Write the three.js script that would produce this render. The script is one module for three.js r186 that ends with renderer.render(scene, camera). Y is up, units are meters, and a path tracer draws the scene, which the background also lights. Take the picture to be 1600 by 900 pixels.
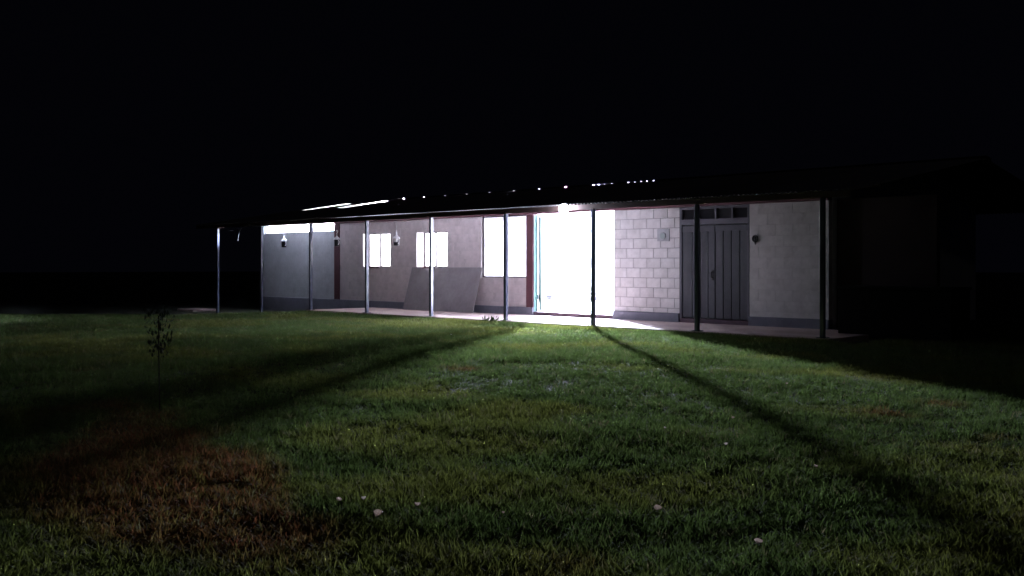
import * as THREE from 'three';
import { mergeGeometries } from 'three/addons/utils/BufferGeometryUtils.js';
import { RoundedBoxGeometry } from 'three/addons/geometries/RoundedBoxGeometry.js';

// ---------------------------------------------------------------- camera, sky, moon, lamps, exposure
const scene = new THREE.Scene();
const W = 1024, H = 576;
const camera = new THREE.PerspectiveCamera(2 * Math.atan(450 / 1600) * 180 / Math.PI, W / H, 0.1, 900);
camera.position.set(31.81, 1.37, 17.53);
camera.lookAt(31.81 - 7.086, 1.37, 17.53 - 7.06);
camera.setViewOffset(1600, 900, 0, 37, 1600, 900);          // horizon a little above the middle
camera.updateProjectionMatrix();

const SKY = [0.00045, 0.00048, 0.00095];
{
  const w = 64, h = 32, d = new Float32Array(w * h * 4);
  for (let j = 0; j < h; j++) for (let i = 0; i < w; i++) {
    const k = (j * w + i) * 4, up = Math.max(0, (j / (h - 1) - 0.5) * 2), g = 1.15 - 0.4 * up;
    d[k] = SKY[0] * g; d[k + 1] = SKY[1] * g; d[k + 2] = SKY[2] * g; d[k + 3] = 1;
  }
  const t = new THREE.DataTexture(d, w, h, THREE.RGBAFormat, THREE.FloatType);
  t.mapping = THREE.EquirectangularReflectionMapping; t.magFilter = THREE.LinearFilter; t.needsUpdate = true;
  scene.background = t; scene.environment = t;
}
const moon = new THREE.DirectionalLight(0xfff1e2, 0.003);
moon.position.set(60, 55, 40); moon.target.position.set(14, 0, 2); moon.castShadow = true;
moon.shadow.camera.left = -40; moon.shadow.camera.right = 40; moon.shadow.camera.top = 40; moon.shadow.camera.bottom = -40;
moon.shadow.camera.far = 200; moon.shadow.radius = 6; moon.shadow.mapSize.set(2048, 2048);
scene.add(moon, moon.target);
const LAMPC = new THREE.Color().setRGB(0.74, 0.79, 1.0);
// x, y, z, intensity, label
const LAMPS = [
  [10.1, 3.1, -6.35, 2200, 'bare bulb hanging high in the open doorway of the lit hall'],
  [15.75, 3.1, -6.3, 150, 'added fill bulb in the lit hall, unseen behind the block wall right of the doorway'],  // unseen bulb added for extra light from the hall
  [16.06, 2.64, 0.17, 2.2, 'glowing bulb on the outer edge of the veranda roof before the open doorway'],
  [2.0, 3.3, -6.3, 2600, 'bare bulb hanging in the left room behind the long high window'],
];
const renderer = new THREE.WebGLRenderer({ antialias: true });
renderer.setSize(W, H);
renderer.toneMapping = THREE.LinearToneMapping;
renderer.toneMappingExposure = 1.55;
renderer.shadowMap.enabled = true;

// ---------------------------------------------------------------- helpers
let seed = 20240;
const rnd = () => { seed = (seed * 1664525 + 1013904223) >>> 0; return seed / 4294967296; };
const rr = (a, b) => a + (b - a) * rnd();
const V = (x, y, z) => new THREE.Vector3(x, y, z);
function hash(i, j, s) { let n = (i * 374761393 + j * 668265263 + s * 974711) | 0; n = Math.imul(n ^ (n >>> 13), 1274126177); return ((n ^ (n >>> 16)) >>> 0) / 4294967296; }
function vnoise(x, y, s = 1, per = 0) {
  const xi = Math.floor(x), yi = Math.floor(y), fx = x - xi, fy = y - yi, u = fx * fx * (3 - 2 * fx), v = fy * fy * (3 - 2 * fy);
  const m = (k) => per ? ((k % per) + per) % per : k;
  const a = hash(m(xi), m(yi), s), b = hash(m(xi + 1), m(yi), s), c = hash(m(xi), m(yi + 1), s), d = hash(m(xi + 1), m(yi + 1), s);
  return a + (b - a) * u + (c - a) * v + (a - b - c + d) * u * v;
}
function fbm(x, y, s = 1, o = 4, per = 0) { let r = 0, a = 0.5, f = 1; for (let k = 0; k < o; k++) { r += a * vnoise(x * f, y * f, s + k, per ? per * f : 0); a /= 2; f *= 2; } return r; }
const clamp = (x, a, b) => Math.min(b, Math.max(a, x));
const sstep = (a, b, x) => { const t = clamp((x - a) / (b - a), 0, 1); return t * t * (3 - 2 * t); };
function tex(n, fn, srgb, rep = 1) {
  const d = new Uint8Array(n * n * 4);
  for (let j = 0; j < n; j++) for (let i = 0; i < n; i++) { const c = fn(i / n, j / n), k = (j * n + i) * 4; d[k] = clamp(c[0] * 255, 0, 255); d[k + 1] = clamp(c[1] * 255, 0, 255); d[k + 2] = clamp(c[2] * 255, 0, 255); d[k + 3] = 255; }
  const t = new THREE.DataTexture(d, n, n, THREE.RGBAFormat);
  t.wrapS = t.wrapT = THREE.RepeatWrapping; t.magFilter = THREE.LinearFilter; t.repeat.set(rep, rep);
  if (srgb) t.colorSpace = THREE.SRGBColorSpace;
  t.needsUpdate = true; return t;
}
const lin = (r, g, b) => new THREE.Color().setRGB(r, g, b);
const mat = (c, rough = 0.8, extra = {}) => new THREE.MeshStandardMaterial({ color: lin(...c), roughness: rough, side: THREE.DoubleSide, ...extra });
const grime = tex(512, (u, v) => { const a = fbm(u * 8, v * 8, 3, 5, 8), b = fbm(u * 32, v * 32, 9, 3, 32); const g = 0.80 + 0.25 * (a - 0.48) + 0.16 * (b - 0.45); return [g, g, g]; }, false, 0.5);
const grit = tex(256, (u, v) => { const g = 0.5 * fbm(u * 32, v * 32, 21, 3, 32) + 0.5 * fbm(u * 8, v * 8, 25, 3, 8); return [g, g, g]; }, false, 1.2);
const cementMap = tex(512, (u, v) => { const a = fbm(u * 6, v * 6, 43, 5, 6), b = fbm(u * 48, v * 48, 49, 2, 48); const g = 0.78 + 0.5 * (a - 0.48) + 0.2 * (b - 0.4); return [g, g * (0.98 + 0.06 * (a - 0.5)), g]; }, false, 0.35);
const M = {
  block: [0.77, 0.81, 0.73, 0.79].map((v) => mat([v, v * 0.985, v * 0.98], 0.85, { map: grime, bumpMap: grit, bumpScale: 0.004 })),
  rose: [0.82, 0.80].map((v) => mat([v, v * 0.90, v * 0.90], 0.85, { map: grime, bumpMap: grit, bumpScale: 0.004 })),
  greyBlock: mat([0.60, 0.63, 0.66], 0.85, { map: grime, bumpMap: grit, bumpScale: 0.003 }),
  mortar: mat([0.36, 0.35, 0.36], 0.95, { map: grime, bumpMap: grit, bumpScale: 0.004 }),
  mortarWhite: mat([0.74, 0.69, 0.69], 0.95, { map: grime, bumpMap: grit, bumpScale: 0.004 }),
  mortarGrey: mat([0.48, 0.51, 0.54], 0.95, { map: grime }),
  inside: mat([0.93, 0.93, 0.92], 0.9, { map: grime }),
  plinth: mat([0.25, 0.26, 0.32], 0.85, { map: grime, bumpMap: grit, bumpScale: 0.004 }),
  red: mat([0.13, 0.045, 0.060], 0.6, { map: grime }),
  post: mat([0.10, 0.11, 0.165], 0.18, { map: grime }),
  zinc: mat([0.10, 0.10, 0.11], 0.9, { map: grime }),
  timber: mat([0.11, 0.065, 0.055], 0.8, { map: grime }),
  cement: mat([0.50, 0.385, 0.36], 0.8, { map: cementMap, bumpMap: grit, bumpScale: 0.003 }),
  cementIn: mat([0.80, 0.79, 0.78], 0.7, { map: cementMap }),
  threshold: mat([0.12, 0.075, 0.10], 0.7, { map: cementMap }),
  door: [0.088, 0.10, 0.08, 0.094].map((v) => mat([v * 0.92, v, v * 1.18], 0.6, { map: grime, bumpMap: grit, bumpScale: 0.002 })),
  doorFrame: mat([0.135, 0.135, 0.165], 0.6, { map: grime }),
  teal: mat([0.006, 0.045, 0.028], 0.5, { map: grime }),
  frame: mat([0.05, 0.045, 0.05], 0.5),
  darkGlass: mat([0.010, 0.010, 0.014], 0.85),
  pane: new THREE.MeshPhysicalMaterial({ color: lin(0.96, 0.98, 0.98), roughness: 0.04, transmission: 1, thickness: 0, ior: 1.45, side: THREE.DoubleSide }),
  dimPane: new THREE.MeshPhysicalMaterial({ color: lin(0.34, 0.34, 0.34), roughness: 0.04, transmission: 1, thickness: 0, ior: 1.45, side: THREE.DoubleSide }),  // even dark tint added to cut the bulb light reaching the lawn
  skylight: new THREE.MeshPhysicalMaterial({ color: lin(0.93, 0.94, 0.86), roughness: 0.9, transmission: 0.7, thickness: 0, ior: 1.45, side: THREE.DoubleSide }),
  cloth: new THREE.MeshPhysicalMaterial({ color: lin(0.68, 0.60, 0.54), roughness: 1, transmission: 0.5, thickness: 0, side: THREE.DoubleSide }),
  whiteMetal: mat([0.82, 0.80, 0.80], 0.5),
  opal: new THREE.MeshPhysicalMaterial({ color: lin(0.92, 0.91, 0.93), roughness: 0.6, transmission: 0.55, thickness: 0, side: THREE.DoubleSide }),
  black: mat([0.012, 0.010, 0.014], 0.55),
  benchShade: mat([0.0025, 0.002, 0.004], 0.9),
  iron: mat([0.03, 0.03, 0.035], 0.5, { metalness: 0.4 }),
  board: mat([0.36, 0.34, 0.345], 0.8, { map: cementMap, bumpMap: grit, bumpScale: 0.001 }),
  cable: mat([0.35, 0.34, 0.36], 0.6),
  plate: mat([0.50, 0.52, 0.55], 0.6, { map: grime }),
  disc: mat([0.30, 0.36, 0.35], 0.5),
};
const names = new Map();
function numbered(n) { const k = names.get(n) || 0; names.set(n, k + 1); return k ? `${n}_${String(k).padStart(3, '0')}` : n; }
function tag(o, label, category, group) { o.userData.label = label; o.userData.category = category; if (group) o.userData.group = group; return o; }
function thing(name, label, category, pos = [0, 0, 0], group) {
  const g = new THREE.Group(); g.name = numbered(name); g.position.set(...pos); scene.add(g); tag(g, label, category, group); return g;
}
function part(name, geo, m, parent, label) {
  const g = Array.isArray(geo) ? (geo.length > 1 ? mergeGeometries(geo) : geo[0]) : geo;
  const o = new THREE.Mesh(g, m); o.name = name; o.castShadow = o.receiveShadow = true; parent.add(o); if (label) o.userData.label = label; return o;
}
function metricUV(g) {                                       // box-projected uv in metres
  const p = g.attributes.position, n = g.attributes.normal, uv = new Float32Array(p.count * 2);
  for (let i = 0; i < p.count; i++) {
    const ax = Math.abs(n.getX(i)), ay = Math.abs(n.getY(i)), az = Math.abs(n.getZ(i));
    if (az >= ax && az >= ay) { uv[2 * i] = p.getX(i); uv[2 * i + 1] = p.getY(i); }
    else if (ax >= ay) { uv[2 * i] = p.getZ(i); uv[2 * i + 1] = p.getY(i); }
    else { uv[2 * i] = p.getX(i); uv[2 * i + 1] = p.getZ(i); }
  }
  g.setAttribute('uv', new THREE.BufferAttribute(uv, 2)); return g;
}
function box(x0, x1, y0, y1, z0, z1, r = 0) {
  const g = r ? new RoundedBoxGeometry(x1 - x0, y1 - y0, z1 - z0, 1, r) : new THREE.BoxGeometry(x1 - x0, y1 - y0, z1 - z0);
  g.translate((x0 + x1) / 2, (y0 + y1) / 2, (z0 + z1) / 2); return metricUV(r && g.index ? g.toNonIndexed() : g);
}
function prism(pts, depth, place) { const s = new THREE.Shape(pts.map((p) => new THREE.Vector2(...p))); const g = new THREE.ExtrudeGeometry(s, { depth, bevelEnabled: false }); if (place) place(g); return metricUV(g); }
function tube(pts, r, seg = 20, rad = 6) { return new THREE.TubeGeometry(new THREE.CatmullRomCurve3(pts.map((p) => V(...p))), seg, r, rad); }

// ---------------------------------------------------------------- setting: lawn ground
const FZ = -2.4, BACK = -10.2, RIDGE = -6.5, SLOPE = 0.162, EAVE = 2.715;
const roofH = (z) => z >= RIDGE ? EAVE - SLOPE * z : EAVE - SLOPE * RIDGE + SLOPE * (z - RIDGE);
function groundH(x, z) {
  let h = -0.10 + 0.125 * sstep(1.5, 9, z) - 0.2 * (1 - sstep(0.5, 6, x)) * (1 - sstep(2, 14, z));
  h += (0.045 * (fbm(x * 0.22 + 5, z * 0.22 + 9, 71, 3) - 0.45)) * sstep(0.3, 3, z) + 0.03 * (fbm(x * 0.9, z * 0.9, 77, 2) - 0.4) * sstep(0.2, 1.5, z);
  const far = Math.max(0, Math.hypot(x - 15, z) - 45); h += far > 0 ? -0.004 * far : 0;
  return h;
}
{
  const xs = [], zs = [];
  for (let x = -400; x < -10; x += 30) xs.push(x); for (let x = -10; x <= 42; x += 0.4) xs.push(x); for (let x = 60; x <= 420; x += 30) xs.push(x);
  for (let z = -400; z < -14; z += 28) zs.push(z); for (let z = -14; z <= 30; z += 0.4) zs.push(z); for (let z = 50; z <= 400; z += 30) zs.push(z);
  const P = [], UV = [], I = [];
  for (const z of zs) for (const x of xs) { P.push(x, groundH(x, z), z); UV.push(x, z); }
  for (let j = 0; j < zs.length - 1; j++) for (let i = 0; i < xs.length - 1; i++) { const a = j * xs.length + i, b = a + 1, c = a + xs.length, d = c + 1; I.push(a, c, b, b, c, d); }
  const g = new THREE.BufferGeometry(); g.setAttribute('position', new THREE.Float32BufferAttribute(P, 3)); g.setAttribute('uv', new THREE.Float32BufferAttribute(UV, 2)); g.setIndex(I); g.computeVertexNormals();
  const map = tex(512, (u, v) => { const a = fbm(u * 8, v * 8, 5, 5, 8), b = fbm(u * 64, v * 64, 8, 2, 64); const k = 0.6 + 0.8 * (a - 0.45) + 0.7 * (b - 0.4); return [k * 0.95, k, k * 0.8]; }, false, 0.4);
  const o = part('ground', g, mat([0.030, 0.042, 0.016], 1, { map, bumpMap: grit, bumpScale: 0.02 }), scene); o.userData.kind = 'structure';
}

// ---------------------------------------------------------------- the building
const hall = thing('building', 'long low white block building with lit rooms, tin veranda roof and steel posts', 'building');
// porch slab, floors
part('porch_slab', box(5.55, 22.6, -0.11, 0, FZ - 0.02, 0.12, 0.012), M.cement, hall, 'reddish cement porch slab along the front wall');
part('floor', box(3.6, 17.25, -0.3, 0.09, BACK, FZ - 0.16), M.cementIn, hall);
part('floor', box(-1.0, 3.56, -0.3, 0.086, BACK, FZ - 0.16), M.cementIn, hall);
part('floor', box(17.29, 21.15, -0.3, 0.088, BACK, FZ - 0.16), M.cementIn, hall);
part('threshold', box(12.645, 15.415, -0.02, 0.094, FZ - 0.155, FZ + 0.012, 0.008), M.threshold, hall);
part('threshold', box(17.435, 19.325, -0.02, 0.10, FZ - 0.155, FZ + 0.004, 0.008), M.threshold, hall);
part('concrete_step', box(-2.9, -1.72, -0.5, -0.23, -1.0, 0.0, 0.02), M.cement, hall);

// front wall: openings are [x0, x1, y0, y1]
const OPEN = [[-1.0, 3.42, 2.465, 2.79], [5.2, 6.41, 1.28, 2.36], [7.98, 9.10, 1.28, 2.34], [10.56, 12.37, 1.0, 2.72], [12.37, 15.42, 0, 2.72], [17.43, 19.33, 0, 2.72], [3.42, 3.72, 0.2, 2.72]];
const PL = 0.205;                                            // top of the dark plinth
function solidSpans(x0, x1, y0, y1) {                        // what is left of a course after the openings: [xa, xb, ya, yb]
  const xs = [x0, x1, ...OPEN.flatMap((o) => [o[0], o[1]])].filter((x) => x >= x0 && x <= x1).sort((a, b) => a - b), out = [];
  for (let i = 0; i < xs.length - 1; i++) {
    if (xs[i + 1] - xs[i] < 0.02) continue;
    const m = (xs[i] + xs[i + 1]) / 2; let iv = [[y0, y1]];
    for (const [a, b, c, d] of OPEN) if (a < m && b > m) iv = iv.flatMap(([p, q]) => (d <= p || c >= q) ? [[p, q]] : [[p, c], [d, q]].filter(([u, v]) => v - u > 0.025));
    for (const [p, q] of iv) { const l = out.find((o) => Math.abs(o[1] - xs[i]) < 1e-6 && o[2] === p && o[3] === q); if (l) l[1] = xs[i + 1]; else out.push([xs[i], xs[i + 1], p, q]); }
  }
  return out;
}
// core (mortar) as boxes between opening edges, set back behind the blocks' faces
function core(x0, x1, top) {
  const ys = [PL, top, ...OPEN.flatMap((o) => [o[2], o[3]])].filter((y) => y >= PL && y <= top).sort((a, b) => a - b).filter((y, i, a) => !i || y - a[i - 1] > 1e-4);
  const gs = [];
  for (let i = 0; i < ys.length - 1; i++) { const m0 = ys[i], m1 = ys[i + 1]; let s = [[x0, x1]]; for (const [a, b, c, d] of OPEN) if (c < (m0 + m1) / 2 && d > (m0 + m1) / 2) s = s.flatMap(([p, q]) => (b <= p || a >= q) ? [[p, q]] : [[p, a], [b, q]].filter(([m, n]) => n - m > 0.005)); for (const [p, q] of s) gs.push(box(p, q, m0, m1, FZ - 0.15, FZ - 0.008)); }
  return gs;
}
const sections = [[-1.1, 3.42, 3.0, M.mortarGrey], [3.72, 12.37, 2.72, M.mortarWhite], [15.42, 17.43, 2.72, M.mortar], [19.33, 21.25, 2.72, M.mortarWhite]];
const COURSE = (2.72 - PL) / 10.5, BL = 0.415;
const todo = [];
sections.forEach(([x0, x1, top, mm], si) => {
  const w = part('wall', core(x0, x1, top), mm, hall, ['grey painted block wall under the long high window', null, 'pale block wall with open joints right of the doorway', null][si] || undefined);
  let k = 0;
  for (let y = top; y > PL + 0.02; y -= COURSE, k++) {
    const yb = Math.max(PL, y - COURSE);
    for (const [p, q, ya, yt] of solidSpans(x0, x1, yb, y)) {
      const off = (k % 2) * BL / 2 + 15.42, cuts = [p];
      for (let n = Math.ceil((p - off) / BL); off + n * BL < q; n++) { const c = off + n * BL; if (c - p > 0.07 && q - c > 0.07) cuts.push(c); }
      cuts.push(q);
      for (let i = 0; i < cuts.length - 1; i++) todo.push({ w, si, x0: cuts[i], x1: cuts[i + 1], y0: ya, y1: yt });
    }
  }
});
const blockGeo = new Map();
function blockShape(w, h, c = 0.005, v = 0) {                                  // chamfered face, about 18 triangles
  const key = `${w.toFixed(3)}_${h.toFixed(3)}_${c}_${v}`; if (blockGeo.has(key)) return blockGeo.get(key);
  const d = 0.02, a = [[-w / 2, -h / 2], [w / 2, -h / 2], [w / 2, h / 2], [-w / 2, h / 2]], b = [[-w / 2 + c, -h / 2 + c], [w / 2 - c, -h / 2 + c], [w / 2 - c, h / 2 - c], [-w / 2 + c, h / 2 - c]];
  const P = [], tri = (...v) => v.forEach((q) => P.push(...q));
  const A = a.map(([x, y]) => [x, y, -d]), B = a.map(([x, y]) => [x, y, -c]), C = b.map(([x, y]) => [x, y, 0]);
  for (let i = 0; i < 4; i++) { const j = (i + 1) % 4; tri(A[i], A[j], B[j], A[i], B[j], B[i], B[i], B[j], C[j], B[i], C[j], C[i]); }
  tri(C[0], C[1], C[2], C[0], C[2], C[3]);
  const g = new THREE.BufferGeometry(); g.setAttribute('position', new THREE.Float32BufferAttribute(P, 3)); g.computeVertexNormals(); metricUV(g); const uv = g.attributes.uv; for (let i = 0; i < uv.count; i++) uv.setXY(i, uv.getX(i) + v * 0.437, uv.getY(i) + v * 0.291); blockGeo.set(key, g); return g;
}
todo.sort((a, b) => (b.x0 + (b.si === 0 ? -50 : 0)) - (a.x0 + (a.si === 0 ? -50 : 0)));
const rest = { grey: [], white: [] };
todo.forEach((t, n) => {
  const j = t.si === 2 ? 0.0045 : t.x0 > 9 && t.si === 1 ? 0.002 : 0.0008, w = Math.round((t.x1 - t.x0 - 2 * j) * 500) / 500, h = Math.round((t.y1 - t.y0 - 2 * j) * 500) / 500;
  if (w < 0.02 || h < 0.02) return;
  const g = blockShape(w, h, t.si === 2 ? 0.005 : 0.0015, Math.floor(hash(n, 8, 9) * 7)), x = (t.x0 + t.x1) / 2, y = (t.y0 + t.y1) / 2, z = FZ + (hash(n, 3, 5) - 0.5) * (t.si === 2 ? 0.005 : 0.002) + (t.si === 0 ? -0.004 : 0);
  if (t.si === 0 || n >= 295) { const q = g.clone(); q.translate(x, y, z); metricUV(q); rest[t.si === 0 ? 'grey' : 'white'].push(q); }
  else { const o = part(numbered('block'), g, t.si === 1 ? M.rose[Math.floor(hash(n, 1, 2) * 2)] : t.si === 3 ? M.block[hash(n, 1, 2) > 0.5 ? 0 : 3] : M.block[Math.floor(hash(n, 1, 2) * 4)], t.w); o.position.set(x, y, z); }
});
part('block_courses', rest.white, M.rose[0], hall).userData.kind = 'stuff';
part('grey_block_courses', rest.grey, M.greyBlock, hall).userData.kind = 'stuff';
part('wall', [box(-1.1, 3.42, 2.79, 2.90, FZ - 0.145, FZ - 0.010)].slice(0, 0).concat(box(-1.14, -1.101, -0.5, 2.90, FZ - 0.15, FZ + 0.02)), M.plinth, hall);
// plinth, pillars, ring beam
part('plinth', box(-1.13, 5.5, -0.55, PL, FZ - 0.15, FZ + 0.055, 0.01), M.plinth, hall);
part('plinth', box(5.5, 12.64, -0.08, PL, FZ - 0.15, FZ + 0.05, 0.01), M.plinth, hall);
part('plinth', box(15.42, 17.43, -0.08, PL, FZ - 0.15, FZ + 0.05, 0.01), M.plinth, hall);
part('plinth', box(19.33, 21.27, -0.35, PL, FZ - 0.15, FZ + 0.05, 0.01), M.plinth, hall);
part('pillar', box(3.425, 3.715, PL, 2.72, FZ - 0.15, FZ + 0.03, 0.01), M.red, hall, 'dark red pillar behind the middle lantern');
part('pillar', box(12.375, 12.635, PL, 2.72, FZ - 0.15, FZ + 0.03, 0.01), M.red, hall, 'dark red pillar between the big window and the doorway');
part('ring_beam', box(3.425, 21.25, 2.722, 2.84, FZ - 0.15, FZ + 0.035, 0.01), M.red, hall);
// other walls
const gable = (x, d, m) => part('wall', prism([[FZ - 0.16, -0.5], [FZ - 0.16, roofH(FZ - 0.16) - 0.01], [RIDGE, roofH(RIDGE) - 0.01], [BACK - 0.15, roofH(BACK - 0.15) - 0.01], [BACK - 0.15, -0.5]], d, (g) => { g.rotateY(-Math.PI / 2); g.translate(x + d, 0, 0); }), m, hall);
gable(-1.1, 0.14, M.inside); gable(3.46, 0.14, M.inside); gable(17.24, 0.14, M.inside); gable(21.11, 0.14, M.inside);
part('wall', box(-0.955, 21.105, -0.5, roofH(BACK) - 0.03, BACK - 0.15, BACK), M.inside, hall);
for (const [za, zb] of [[FZ - 0.2, RIDGE + 0.36], [RIDGE - 0.36, BACK + 0.03]])
  part('bounce_ceiling', prism([[za, roofH(za) - 0.1], [zb, roofH(zb) - 0.1], [zb, roofH(zb) - 0.112], [za, roofH(za) - 0.112]], 13.5, (g) => { g.rotateY(-Math.PI / 2); g.translate(17.2, 0, 0); }), M.inside, hall);  // unseen white lining added to bounce light around the hall
// dark lean-to wall past the right end
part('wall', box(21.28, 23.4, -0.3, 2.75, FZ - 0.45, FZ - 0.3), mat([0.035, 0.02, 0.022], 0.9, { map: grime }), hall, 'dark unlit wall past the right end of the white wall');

// windows
function windowUnit(x0, x1, y0, y1, bars, glass, open, label) {
  const f = 0.035, z0 = FZ - 0.10, z1 = FZ - 0.06;
  const w = part('window', [box(x0, x1, y0, y0 + f, z0, z1), box(x0, x1, y1 - f, y1, z0, z1), box(x0, x0 + f, y0 + f, y1 - f, z0, z1), box(x1 - f, x1, y0 + f, y1 - f, z0, z1)], M.frame, hall, label);
  const cuts = [x0 + f, ...bars, x1 - f];
  bars.forEach((b) => part('mullion', box(b - 0.024, b + 0.024, y0 + f, y1 - f, z0 + 0.002, z1 + 0.003), M.frame, w));
  for (let i = 0; i < cuts.length - 1; i++) part('pane', box(cuts[i] + (i ? 0.02 : 0), cuts[i + 1] - (i < bars.length ? 0.02 : 0), y0 + f, y1 - f, FZ - 0.083, FZ - 0.079), glass, w);
  if (open) {                                                // narrow side leaf swung out, seen almost edge on
    const L = open;
    part('casement', [box(x0 - 0.012, x0 + 0.012, y0 + 0.01, y1 - 0.01, FZ + 0.0, FZ + 0.03), box(x0 - 0.012, x0 + 0.012, y0 + 0.01, y1 - 0.01, FZ + L - 0.03, FZ + L), box(x0 - 0.012, x0 + 0.012, y0 + 0.01, y0 + 0.04, FZ + 0.03, FZ + L - 0.03), box(x0 - 0.012, x0 + 0.012, y1 - 0.04, y1 - 0.01, FZ + 0.03, FZ + L - 0.03), box(x0 - 0.004, x0 + 0.004, y0 + 0.04, y1 - 0.04, FZ + 0.03, FZ + L - 0.03)], M.whiteMetal, w);
    part('sill', box(x0, bars[0], y0 - 0.03, y0, FZ - 0.06, FZ + 0.03, 0.006), M.red, w);
  }
  return w;
}
windowUnit(-1.0, 3.42, 2.465, 2.79, [2.02], M.pane, 0, 'long high window over the grey wall');
const win2 = windowUnit(5.2, 6.41, 1.28, 2.36, [5.83], M.pane, 0.16, 'steel window left of the third lantern');
const win3 = windowUnit(7.98, 9.10, 1.28, 2.34, [8.52], M.pane, 0.24, 'steel window above the leaning board');
windowUnit(10.56, 12.37, 1.0, 2.72, [], M.dimPane, 0, 'large lit window beside the doorway');
const addedDrape = (w, x0, x1, y0, y1) => {
  const W_ = x1 - x0, g = new THREE.PlaneGeometry(W_, y1 - y0, 60, 1), p = g.attributes.position; for (let i = 0; i < p.count; i++) p.setZ(i, 0.02 * Math.sin(p.getX(i) * 42) + 0.01 * Math.sin(p.getX(i) * 17)); g.computeVertexNormals(); g.translate((x0 + x1) / 2, (y0 + y1) / 2, FZ - 0.22);
  part('added_curtain', g, M.cloth, w);
};
addedDrape(win2, 5.1, 6.52, 1.2, 2.42); addedDrape(win3, 7.88, 9.2, 1.2, 2.40);  // curtains added to keep direct bulb light off the posts
// open folding door at the left jamb
{
  const d = part('folding_door', box(12.66, 12.70, 0.12, 2.66, FZ - 0.40, FZ - 0.165, 0.006), M.teal, hall, 'teal folded door leaf at the left jamb of the doorway');
  part('folding_panel', box(12.715, 12.75, 0.12, 2.64, FZ - 0.39, FZ - 0.15, 0.006), M.teal, d);
  part('jamb', box(12.638, 12.655, 0.1, 2.70, FZ - 0.15, FZ + 0.005), mat([0.012, 0.06, 0.052], 0.6), d);
}
// closed double door at the right with its glazed transom
{
  const d = part('double_door', [box(17.435, 17.50, 0.1, 2.715, FZ - 0.12, FZ + 0.01), box(19.28, 19.325, 0.1, 2.715, FZ - 0.12, FZ + 0.01), box(17.50, 19.28, 2.29, 2.42, FZ - 0.12, FZ + 0.008), box(17.50, 19.28, 2.655, 2.715, FZ - 0.12, FZ + 0.008)], M.doorFrame, hall, 'closed grey plank double door with four dark panes above');
  [17.94, 18.435, 18.88].forEach((x) => part('mullion', box(x - 0.022, x + 0.022, 2.42, 2.655, FZ - 0.11, FZ + 0.004), M.doorFrame, d));
  [[17.50, 17.918], [17.962, 18.413], [18.457, 18.858], [18.902, 19.28]].forEach(([a, b]) => part('pane', box(a, b, 2.42, 2.655, FZ - 0.075, FZ - 0.07), M.darkGlass, d));
  const xs = [17.50, 17.78, 18.01, 18.225, 18.415, 18.425, 18.635, 18.855, 19.075, 19.28];
  part('door_leaf', [box(17.505, 18.413, 0.11, 2.285, FZ - 0.10, FZ - 0.045), box(18.427, 19.275, 0.11, 2.285, FZ - 0.10, FZ - 0.047)], M.iron, d);
  for (let i = 0; i < 9; i++) { if (i === 4) continue; part('plank', box(xs[i] + 0.007, xs[i + 1] - 0.007, 0.125, 2.275, FZ - 0.04, FZ - 0.014 + 0.004 * (i % 2), 0.006), M.door[i % 4], d); }
  part('rail', box(17.51, 18.412, 2.13, 2.27, FZ - 0.013, FZ + 0.003, 0.004), M.door[1], d);
  part('rail', box(18.428, 19.27, 2.13, 2.27, FZ - 0.013, FZ + 0.003, 0.004), M.door[3], d);
  part('handle', [box(18.33, 18.385, 1.0, 1.24, FZ - 0.012, FZ + 0.002, 0.004), tube([[18.36, 1.06, FZ], [18.36, 1.06, FZ + 0.05], [18.36, 1.19, FZ + 0.05], [18.36, 1.19, FZ]], 0.011, 16, 6).toNonIndexed()], M.iron, d);
}
// posts, purlins, rafters
for (let i = 0; i < 9; i++) {
  const x = 2.8 * i, b = i < 2 ? -0.55 : -0.3;
  const p = part('post', box(-0.041, 0.041, b, 2.60, -0.041, 0.041, 0.005), M.post, hall); p.position.x = x; p.rotation.y = [7.5, 1, 0.5, -3.4, 0, 0.6, -0.5, 0.8, 0][i] * Math.PI / 180;   // steel tubes, some turned to steer the window reflections in them
  part('rafter', prism([[0.02, 2.60], [0.02, 2.625], [FZ + 0.04, roofH(FZ) - 0.055], [FZ + 0.04, roofH(FZ) - 0.10], [-0.05, 2.59]], 0.05, (g) => { g.rotateY(-Math.PI / 2); g.translate(x + 0.025, 0, 0); }), M.timber, hall);
  if (i >= 2) part('base_plate', box(-0.09, 0.09, 0.001, 0.012, -0.09, 0.09), M.post, p);
}
part('purlin', box(-1.5, 22.95, 2.61, 2.733, -0.010, 0.002), M.timber, hall);
part('purlin', box(-1.5, 22.95, roofH(-1.2) - 0.05, roofH(-1.2) - 0.008, -1.22, -1.18), M.timber, hall);
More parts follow.
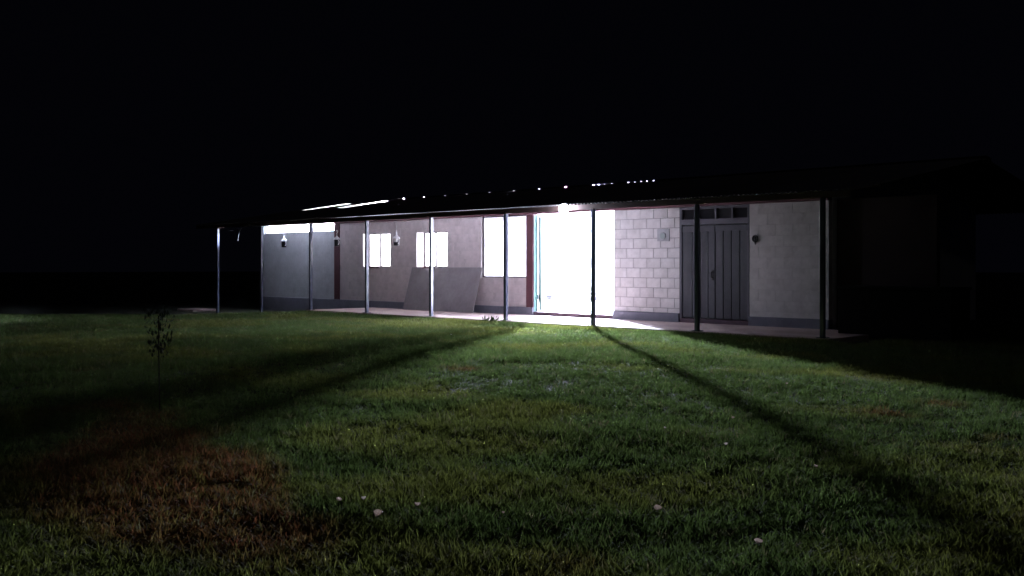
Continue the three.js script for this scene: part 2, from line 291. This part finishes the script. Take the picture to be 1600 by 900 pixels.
// roof: separate corrugated sheets
const PITCH = 1.145 / 11;
function sheetGeo(waves, z0, z1, thick = 0.004) {             // local x from 0
  const n = waves * 8, P = [], UV = [], I = [];
  for (const t of [0, thick]) for (const z of [z0, z1]) for (let i = 0; i <= n; i++) { const x = i / 8 * PITCH; P.push(x, roofH(z) + 0.02 * (1 - Math.cos(i / 8 * 2 * Math.PI)) + t, z); UV.push(x, z); }
  const r = n + 1;
  for (let i = 0; i < n; i++) {
    const a = i, b = i + r, c = i + 2 * r, d = i + 3 * r;
    I.push(a, a + 1, b, a + 1, b + 1, b, c, d, c + 1, c + 1, d, d + 1, a, c, a + 1, a + 1, c, c + 1, b, b + 1, d, b + 1, d + 1, d);
  }
  const g = new THREE.BufferGeometry(); g.setAttribute('position', new THREE.Float32BufferAttribute(P, 3)); g.setAttribute('uv', new THREE.Float32BufferAttribute(UV, 2)); g.setIndex(I); g.computeVertexNormals(); return g;
}
const roof = part('roof', [box(-1.2, 22.9, roofH(-4.5) - 0.09, roofH(-4.5) - 0.012, -4.54, -4.46), box(-1.2, 22.9, roofH(-8.5) - 0.09, roofH(-8.5) - 0.012, -8.54, -8.46)], M.timber, hall);
const zincs = [0.42, 0.38, 0.45].map((v) => mat([v, v * 0.98, v], 0.95, { map: grime }));
const whole = sheetGeo(11, 0.012, RIDGE + 0.12), low = sheetGeo(4, 0.012, -3.85), high = sheetGeo(4, -5.85, RIDGE + 0.12), sky_ = sheetGeo(4, -3.80, -5.90), edge = sheetGeo(3, 0.012, RIDGE + 0.12), edgeWide = sheetGeo(4, 0.012, RIDGE + 0.12), start = sheetGeo(4, 0.012, RIDGE + 0.12), rear = sheetGeo(11, RIDGE - 0.12, -12.6), rearStart = sheetGeo(4, RIDGE - 0.12, -12.6);
const X0 = 2.33 - 3 * 1.145;
function place(name, g, m, x, y = 0) { const o = part(numbered(name), g, m, roof); o.position.set(x, y, 0); return o; }
place('corrugated_sheet', start, zincs[0], X0 - 4 * PITCH, 0.001); place('corrugated_sheet', rearStart, zincs[0], X0 - 4 * PITCH, 0.001);
for (let k = 0; X0 + k * 1.145 < 22; k++) {
  const x = X0 + k * 1.145, y = (k % 2) * 0.002, m = zincs[Math.floor(hash(k, 4, 4) * 3)];
  if (k === 0 || k === 2) {
    place('corrugated_sheet', edge, m, x, y); place('corrugated_sheet', edgeWide, m, x + 7 * PITCH, y);
    place('corrugated_sheet', low, m, x + 3 * PITCH, y); place('corrugated_sheet', high, m, x + 3 * PITCH, y);
    place('skylight_sheet', sky_, M.skylight, x + 3 * PITCH, y + 0.006);
  } else place('corrugated_sheet', whole, m, x, y);
  place('corrugated_sheet', rear, m, x, y);
}
// ridge cap: a folded strip with lit gaps under it at the sheet joints
{
  const y = roofH(RIDGE) + 0.075, P = [[RIDGE + 0.30, y - 0.045], [RIDGE, y], [RIDGE - 0.30, y - 0.045], [RIDGE - 0.30, y - 0.05], [RIDGE, y - 0.006], [RIDGE + 0.30, y - 0.05]];
  part('ridge_cap', prism(P, 24.45, (g) => { g.rotateY(-Math.PI / 2); g.translate(22.95, 0, 0); }), M.zinc, roof);
  const yb = roofH(RIDGE + 0.28) - 0.002, yt = y - 0.0445, gs = [];
  const gaps = []; for (let k = 0; k < 9; k++) gaps.push([2.33 + 1.145 * k, [0.075, 0.045, 0.05, 0.05, 0.045, 0.04, 0.05, 0.045, 0.05][k]]);
  for (const [x, w] of [[11.7, 0.055], [11.92, 0.03], [12.2, 0.03], [12.84, 0.055], [13.07, 0.03], [13.31, 0.035], [13.52, 0.05], [13.76, 0.05]]) gaps.push([x, w]);
  let a = -1.5; for (const [x, w] of gaps) { gs.push(box(a, x - w / 2, yb, yt, RIDGE + 0.27, RIDGE + 0.285)); a = x + w / 2; } gs.push(box(a, 22.95, yb, yt, RIDGE + 0.27, RIDGE + 0.285));
  gs.push(box(-1.5, 22.95, yb, yt, RIDGE - 0.285, RIDGE - 0.27));
  part('ridge_closure', gs, M.zinc, roof);
}

// ---------------------------------------------------------------- lamps
for (const [x, y, z, I, label] of LAMPS) {
  const g = thing('hanging_bulb', label, 'light bulb', [x, y, z]);
  const top = (z > 0 ? 2.735 : roofH(z)) - y - 0.02;
  part('cord', new THREE.CylinderGeometry(0.004, 0.004, Math.max(0.02, top - 0.11), 6).translate(0, 0.11 + Math.max(0.02, top - 0.11) / 2, 0), M.black, g);
  part('socket', new THREE.CylinderGeometry(0.018, 0.022, 0.06, 12).translate(0, 0.085, 0), M.black, g);
  if (z > 0) part('bracket', tube([[0, 0.12, 0], [0, 0.13, -0.08], [0, 0.05, -0.165]], 0.01, 12, 6), M.iron, g);
  const lathe = [[0.001, -0.055], [0.03, -0.048], [0.05, -0.02], [0.052, 0.005], [0.04, 0.035], [0.022, 0.055]].map((p) => new THREE.Vector2(...p));
  const gl = new THREE.MeshStandardMaterial({ color: 0xffffff, emissive: LAMPC, emissiveIntensity: 40 });
  const b = part('bulb', new THREE.LatheGeometry(lathe, 20), gl, g); if (I < 20) b.scale.set(2.2, 1.8, 2.2); b.castShadow = false;
  const L = new THREE.PointLight(LAMPC, I, 0, 2); L.position.set(x, y, z); L.castShadow = true; L.shadow.radius = I > 1000 ? 6 : 5; L.shadow.mapSize.set(1024, 1024); scene.add(L);
}

// ---------------------------------------------------------------- things on the porch
{
  const b = thing('leaning_board', 'large grey board leaning against the wall under the right steel window', 'board');
  // bottom edge stands out from the wall, top edge rests on it
  const A = V(7.5, 0.002, -2.02), B = V(10.62, 0.002, -2.02), C = V(10.62, 1.27, FZ + 0.012), D = V(7.45, 1.27, FZ + 0.012);
  const up = V(0, 1.268, FZ + 0.012 + 2.02), n = V(0, -(FZ + 0.012 + 2.02), 1.268).normalize().multiplyScalar(0.012);
  const mk = (x0, x1) => { const s = new THREE.Shape([[x0, 0], [x1, 0], [x1, up.length()], [x0, up.length()]].map((q) => new THREE.Vector2(...q))); const g = new THREE.ExtrudeGeometry(s, { depth: 0.014, bevelEnabled: true, bevelSize: 0.002, bevelThickness: 0.002, bevelSegments: 1 }); g.rotateX(-(Math.PI / 2 - Math.atan2(up.y, -up.z))); g.translate(0, 0.006, -2.03); return g; };
  part('panel', mk(7.5, 10.62), M.board, b);
}
function lantern(x, y, label, hook) {                        // hangs from a rafter on a thin chain
  const LZ = -0.95, g = thing('hanging_lantern', label, 'lantern', [x, y, LZ], 'lanterns hanging under the veranda roof');
  const la = (pts, seg = 20) => new THREE.LatheGeometry(pts.map((p) => new THREE.Vector2(...p)), seg);
  part('cap', la([[0.001, 0.19], [0.008, 0.185], [0.011, 0.14], [0.02, 0.105], [0.05, 0.078], [0.088, 0.048], [0.108, 0.008], [0.11, 0.0], [0.10, 0.004], [0.04, 0.05], [0.001, 0.06]].slice(0, 8)), M.opal, g);
  part('body', la([[0.086, 0.0], [0.086, -0.01], [0.08, -0.19], [0.06, -0.20], [0.001, -0.205]], 8), M.black, g);
  const top = 2.735 - y;
  part('chain', new THREE.CylinderGeometry(0.004, 0.004, top - 0.18, 6).translate(0, 0.18 + (top - 0.18) / 2, 0), M.iron, g);
  if (hook) part('finial_hook', tube([[0, 0.18, 0.004], [0.015, 0.21, 0.004], [0.05, 0.245, 0.004], [0.045, 0.28, 0.004], [0.0, 0.285, 0.004], [-0.03, 0.26, 0.004]], 0.012, 24, 6), M.whiteMetal, g);
  for (const s of [-1, 1]) part('side_bracket', tube([[s * 0.085, -0.02, 0], [s * 0.115, -0.05, 0], [s * 0.115, -0.11, 0], [s * 0.08, -0.15, 0]], 0.012, 16, 6), s > 0 ? M.whiteMetal : M.cable, g);
  return g;
}
lantern(2.62, 2.13, 'white capped lantern with dark body hanging before the grey wall and long high window');
lantern(5.60, 2.13, 'white capped lantern with a curled hook, hanging in front of the left dark red pillar', true);
{
  const g = lantern(8.54, 2.11, 'lantern with a spired pale cap hanging between the two steel windows');
  part('spire', new THREE.ConeGeometry(0.03, 0.16, 14).translate(0, 0.2, 0), M.opal, g);
  part('neck', new THREE.CylinderGeometry(0.062, 0.05, 0.10, 14).translate(0.035, -0.05, 0.05), M.whiteMetal, g);
}
{
  const g = thing('wall_plate', 'square pale plate with a round disc on the block wall left of the closed door', 'wall plate', [16.97, 2.07, FZ + 0.004]);
  part('plate', metricUV(new RoundedBoxGeometry(0.36, 0.29, 0.02, 2, 0.006).translate(0, 0, 0.012)), M.plate, g);
  part('disc', new THREE.CylinderGeometry(0.075, 0.082, 0.03, 24).rotateX(Math.PI / 2).translate(0, -0.015, 0.037), M.disc, g);
  part('rim', new THREE.TorusGeometry(0.08, 0.008, 6, 24).translate(0, -0.015, 0.045), M.plate, g);
}
{
  const g = thing('wall_bell', 'small dark round bell with a pull on the wall right of the closed door', 'bell', [19.5, 1.94, FZ + 0.004]);
  part('ring', new THREE.TorusGeometry(0.062, 0.022, 8, 24).translate(0, 0, 0.03), M.black, g);
  part('dome', new THREE.SphereGeometry(0.04, 16, 8, 0, Math.PI * 2, 0, Math.PI / 2).rotateX(Math.PI / 2).translate(0, 0, 0.01), M.frame, g);
  part('pull', new THREE.ConeGeometry(0.028, 0.08, 10).rotateX(Math.PI).translate(0, -0.11, 0.03), M.iron, g);
}
{
  const g = thing('power_cable', 'slack grey cable looping under the eave beside the left end post', 'cable');
  part('loop', tube([[0.05, 2.62, 0.03], [0.5, 2.52, 0.02], [1.0, 2.50, 0.0], [1.6, 2.58, 0.0], [2.0, 2.66, 0.0]], 0.012, 40, 6), M.cable, g);
  part('straight_run', tube([[2.0, 2.66, 0.0], [2.75, 2.60, 0.06], [4.2, 2.595, 0.06], [5.55, 2.60, 0.06]], 0.014, 40, 6), M.whiteMetal, g);
  part('loose_end', tube([[1.6, 2.58, 0.0], [1.42, 2.45, 0.0], [1.36, 2.3, 0.0], [1.34, 2.15, 0.0]], 0.007, 20, 6), M.cable, g);
}
{
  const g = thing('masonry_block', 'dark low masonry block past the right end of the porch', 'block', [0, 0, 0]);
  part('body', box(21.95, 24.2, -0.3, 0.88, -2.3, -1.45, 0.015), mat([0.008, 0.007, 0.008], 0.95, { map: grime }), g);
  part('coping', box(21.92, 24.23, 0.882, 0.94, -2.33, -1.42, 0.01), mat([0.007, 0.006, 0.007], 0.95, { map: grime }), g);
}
// furniture inside the hall
function bench(x0, x1, label) {
  const g = thing('bench', label, 'bench', [(x0 + x1) / 2, 0.09, -9.75]), L = (x1 - x0) / 2;
  part('seat', box(-L, L, 0.30, 0.36, -0.22, 0.22, 0.01), M.whiteMetal, g);
  part('front_panel', box(-L + 0.03, L - 0.03, 0.173, 0.21, 0.16, 0.2, 0.006), M.whiteMetal, g);
  part('base_shade', box(-L + 0.02, L - 0.02, 0.002, 0.17, 0.13, 0.225), M.benchShade, g);
  part('shadow_rail', box(-L + 0.02, L - 0.02, 0.212, 0.299, 0.14, 0.222), M.benchShade, g);  // near-black strips painted in for the shade beneath the bench
  return g;
}
{ const b = bench(5.7, 6.7, 'low white bench with shade painted along its base inside the doorway beside the teal door leaf'); b.children.find((c) => c.name === 'shadow_rail').removeFromParent(); }
bench(7.35, 9.15, 'longer low white bench with shade painted along its base and under its seat inside the doorway');

// ---------------------------------------------------------------- lawn
function tuft(n, hgt, spread, bend, wd) {
  const P = [], I = [];
  for (let b = 0; b < n; b++) {
    const a = rnd() * 6.283, r = spread * Math.sqrt(rnd()), bx = r * Math.cos(a), bz = r * Math.sin(a), dir = rnd() * 6.283, h = hgt * rr(0.55, 1.15), lean = bend * rr(0.3, 1.3) * h, w = wd * rr(0.7, 1.2), f = dir + rr(-0.6, 0.6) + Math.PI / 2;
    const cx = Math.cos(f) * w / 2, cz = Math.sin(f) * w / 2, dx = Math.cos(dir), dz = Math.sin(dir), o = P.length / 3;
    for (let k = 0; k < 3; k++) { const t = k / 3, s = 1 - t * t * 0.55, q = lean * t * t, y = h * (t - 0.18 * t * t * bend); P.push(bx + dx * q - cx * s, y, bz + dz * q - cz * s, bx + dx * q + cx * s, y, bz + dz * q + cz * s); }
    P.push(bx + dx * lean, h * (1 - 0.18 * bend), bz + dz * lean);
    I.push(o, o + 1, o + 2, o + 1, o + 3, o + 2, o + 2, o + 3, o + 4, o + 3, o + 5, o + 4, o + 4, o + 5, o + 6);
  }
  const g = new THREE.BufferGeometry(); g.setAttribute('position', new THREE.Float32BufferAttribute(P, 3)); g.setAttribute('uv', new THREE.Float32BufferAttribute(new Float32Array(P.length / 3 * 2), 2)); g.setIndex(I); g.computeVertexNormals(); return g;
}
const blocked = (x, z) =>  (x > 5.45 && x < 23.05 && z < 0.14) || (x <= 5.45 && x > -1.3 && z < FZ + 0.06) || (x > -3 && x < -1.6 && z > -1.1 && z < 0.1);
{
  const kinds = [tuft(9, 0.075, 0.06, 0.9, 0.007), tuft(9, 0.06, 0.07, 1.3, 0.008), tuft(8, 0.095, 0.05, 0.7, 0.006), tuft(10, 0.05, 0.08, 1.1, 0.009)];
  const lists = kinds.map(() => []), yaw0 = Math.atan2(-0.706, -0.7086);
  const put = (x, z, s) => { const k = fbm(x * 0.8, z * 0.8, 31, 3); let i = Math.floor(rnd() * 4); if (k > 0.52 && rnd() < 0.4) i = 2; if (k < 0.4 && rnd() < 0.5) i = 3; lists[i].push([x, z, s * (0.75 + 0.7 * (fbm(x * 1.7, z * 1.7, 37, 2) - 0.1))]); };
  for (let n = 0; n < 210000; n++) {
    const D = 2.5 + 31 * Math.pow(rnd(), 1.45), ang = yaw0 + rr(-0.68, 0.68);
    const x = camera.position.x + Math.cos(ang) * D, z = camera.position.z + Math.sin(ang) * D;
    if (!blocked(x, z)) put(x, z, D > 14 ? 1.1 : 0.84);
  }
  for (let n = 0; n < 9000; n++) { const x = rr(5.3, 23), z = 0.14 + Math.abs(rr(-1, 1)) * 0.35; put(x, z, 1.25); }
  const grass = new THREE.Group(); grass.name = 'grass'; grass.userData.kind = 'stuff'; tag(grass, 'uneven green lawn running from the viewer to the porch', 'grass'); delete grass.userData.group; scene.add(grass);
  const blade = new THREE.MeshPhysicalMaterial({ color: 0xffffff, roughness: 1, specularIntensity: 0.4, transmission: 0.4, thickness: 0, side: THREE.DoubleSide });
  const m4 = new THREE.Matrix4(), q = new THREE.Quaternion(), e = new THREE.Euler(), c = new THREE.Color();
  lists.forEach((L, i) => {
    const im = new THREE.InstancedMesh(kinds[i], blade, L.length); im.name = 'grass_tufts'; im.userData.kind = 'stuff'; im.castShadow = im.receiveShadow = true;
    L.forEach(([x, z, s], k) => {
      e.set(rr(-0.25, 0.25), rnd() * 6.283, rr(-0.25, 0.25)); q.setFromEuler(e);
      m4.compose(V(x, groundH(x, z) - 0.006, z), q, V(s * rr(0.9, 1.2), s * rr(0.75, 1.25), s * rr(0.9, 1.2))); im.setMatrixAt(k, m4);
      const a = fbm(x * 0.55, z * 0.55, 51, 3), b = rnd(), y = sstep(0.45, 0.62, a);
      let r = 0.096 + 0.06 * y, g = 0.152 + 0.03 * y, bl = 0.040;
      const dryAndGlow = sstep(0.35, 0.62, fbm(x * 0.9 + 40, z * 0.9, 61, 3) - 0.2 + 0.95 * Math.exp(-((((x - 25.6) * 0.965 + (z - 14.5) * 0.26) / 2.3) ** 2) - (((x - 25.6) * -0.26 + (z - 14.5) * 0.965) / 0.62) ** 2) + 0.05 - 0.12);  // random dry tufts, plus a reddish reflected glow painted into the grass
      const w = Math.min(1, 0.9 * dryAndGlow * (0.4 + 0.8 * b)); r += (0.21 - r) * w; g += (0.080 - g) * w; bl += (0.035 - bl) * w;
      if (b > 0.95) { r = 0.20; g = 0.19; bl = 0.09; }
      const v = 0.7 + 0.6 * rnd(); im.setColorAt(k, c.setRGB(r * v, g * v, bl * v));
    });
    grass.add(im);
  });
}
// fallen pale leaves and petals on the lawn, each one a thing
{
  const P = [[27.31, 14.34, 'left one of two pale leaves lying close together low in the grass'], [27.38, 14.24, 'right one of two pale leaves lying close together low in the grass'], [27.7, 14.37, 'largest pale crumpled leaf, just right of the pair of leaves in the foreground'], [27.68, 14.12, 'brownish pale leaf beyond the largest crumpled leaf'], [17.25, 4.65, 'white petal lying in the dark post shadow near the porch'], [28.57, 13.23, 'wide pale leaf in the dark grass right of the middle foreground'], [29.29, 13.43, 'pale leaf lowest in the grass on the right'], [27.81, 11.45, 'pale leaf in the grass beyond the wide pale leaf'], [27.13, 10.3, 'small pale leaf just below the right post shadow'], [28.63, 11.7, 'curled pale leaf farthest right in the lit grass'], [27.09, 11.18, 'small pale leaf between the middle and the right post shadow'], [26.55, 8.64, 'tiny pale leaf above the right post shadow, nearer the viewer'], [26.12, 7.71, 'tiny pale leaf above the right post shadow, nearer the porch'], [21.25, 12.31, 'white petal in dark grass beside the thin sapling'], [28.09, 13.89, 'faint pale leaf in the middle foreground']];
  const S = [0.036, 0.036, 0.06, 0.045, 0.04, 0.05, 0.045, 0.035, 0.03, 0.055, 0.025, 0.03, 0.03, 0.04, 0.022];
  const leafMat = (c) => new THREE.MeshPhysicalMaterial({ color: lin(...c), roughness: 0.9, transmission: 0.45, thickness: 0, side: THREE.DoubleSide });
  P.forEach(([x, z, label], i) => {
    const g = new THREE.PlaneGeometry(1, 1, 6, 4), p = g.attributes.position, cr = rr(0.2, 0.45), tw = rr(-0.4, 0.4);
    for (let k = 0; k < p.count; k++) { const u = p.getX(k) * 2, v = p.getY(k) * 2, wdt = Math.sqrt(Math.max(0.01, 1 - u * u)) * (0.8 - 0.2 * u); p.setXYZ(k, u * 0.7, cr * (u * u + v * v * 0.8) + tw * u * v * 0.4 + 0.06 * Math.sin(k * 5.1), v * wdt * 0.6); }
    g.computeVertexNormals(); g.scale(S[i] * 0.62, S[i] * 0.62, S[i] * 0.62);
    const o = new THREE.Mesh(g, leafMat([[0.44, 0.34, 0.28], [0.50, 0.43, 0.37], [0.36, 0.27, 0.21]][i % 3], 0.8)); o.material.transparent = false; if (i === 4) o.material = M.whiteMetal;
    o.name = numbered('fallen_leaf'); o.position.set(x, groundH(x, z) + (x > 26 ? 0.075 : 0.08), z); o.rotation.set(rr(0.5, 0.9), rr(-0.6, 0.9) + 0.8, rr(-0.4, 0.4), 'YXZ'); o.castShadow = o.receiveShadow = true; scene.add(o); tag(o, label, i === 4 || i === 13 ? 'petal' : 'leaf', 'pale leaves and petals lying on the lawn');
  });
}
function leafGeo(L, w) { const g = new THREE.PlaneGeometry(w, L, 2, 4), p = g.attributes.position; for (let k = 0; k < p.count; k++) { const t = p.getY(k) / L + 0.5, s = Math.sin(Math.PI * Math.pow(clamp(t, 0, 1), 0.8)) * 1.0 + 0.03; p.setXYZ(k, p.getX(k) * s, t * L * (1 - 0.15 * t), Math.abs(p.getX(k)) * 0.3 - 0.25 * L * t * t); } g.computeVertexNormals(); return g; }
{
  // weeds at the foot of a post
  const g = thing('weed', 'dark leafy weed at the porch edge beside the post before the big window', 'plant', [13.75, -0.1, 0.22]), gs = [];
  for (let i = 0; i < 60; i++) { const l = leafGeo(rr(0.06, 0.13), rr(0.02, 0.04)); l.rotateX(rr(0.2, 1.2)); l.rotateY(rnd() * 6.28); l.translate(rr(-0.28, 0.22), rr(0.02, 0.14), rr(-0.03, 0.12)); gs.push(l); }
  part('leaves', gs, mat([0.05, 0.075, 0.025], 0.7), g);
  const st = []; for (let i = 0; i < 9; i++) { const x = rr(-0.22, 0.18); st.push(tube([[x, 0, 0], [x + rr(-0.03, 0.03), 0.12, 0.02], [x + rr(-0.06, 0.06), 0.22, 0.03]], 0.004, 6, 5)); }
  part('stems', st, mat([0.05, 0.06, 0.03], 0.8), g);
}
{
  // thin dark sapling on the left of the lawn
  const bx = 23.0, bz = 13.25, g = thing('sapling', 'thin dark sapling standing alone on the left of the lawn', 'sapling', [bx, groundH(bx, bz), bz]);
  part('stem', tube([[0, -0.02, 0], [0.01, 0.3, 0.01], [-0.02, 0.65, 0], [0.0, 0.88, 0.01]], 0.006, 16, 6), mat([0.03, 0.025, 0.02], 0.9), g);
  const gs = []; for (let i = 0; i < 150; i++) { const l = leafGeo(rr(0.03, 0.07), rr(0.012, 0.024)); l.rotateX(rr(0.2, 1.8)); l.rotateY(rnd() * 6.28); const h = rr(0.5, 0.95), r = 0.14 * Math.sqrt(rnd()) * (1 - Math.abs(h - 0.85) * 1.3), a = rnd() * 6.28; l.translate(r * Math.cos(a), h, r * Math.sin(a)); gs.push(l); }
  part('crown', gs, mat([0.03, 0.045, 0.02], 0.8), g);
}
renderer.render(scene, camera);
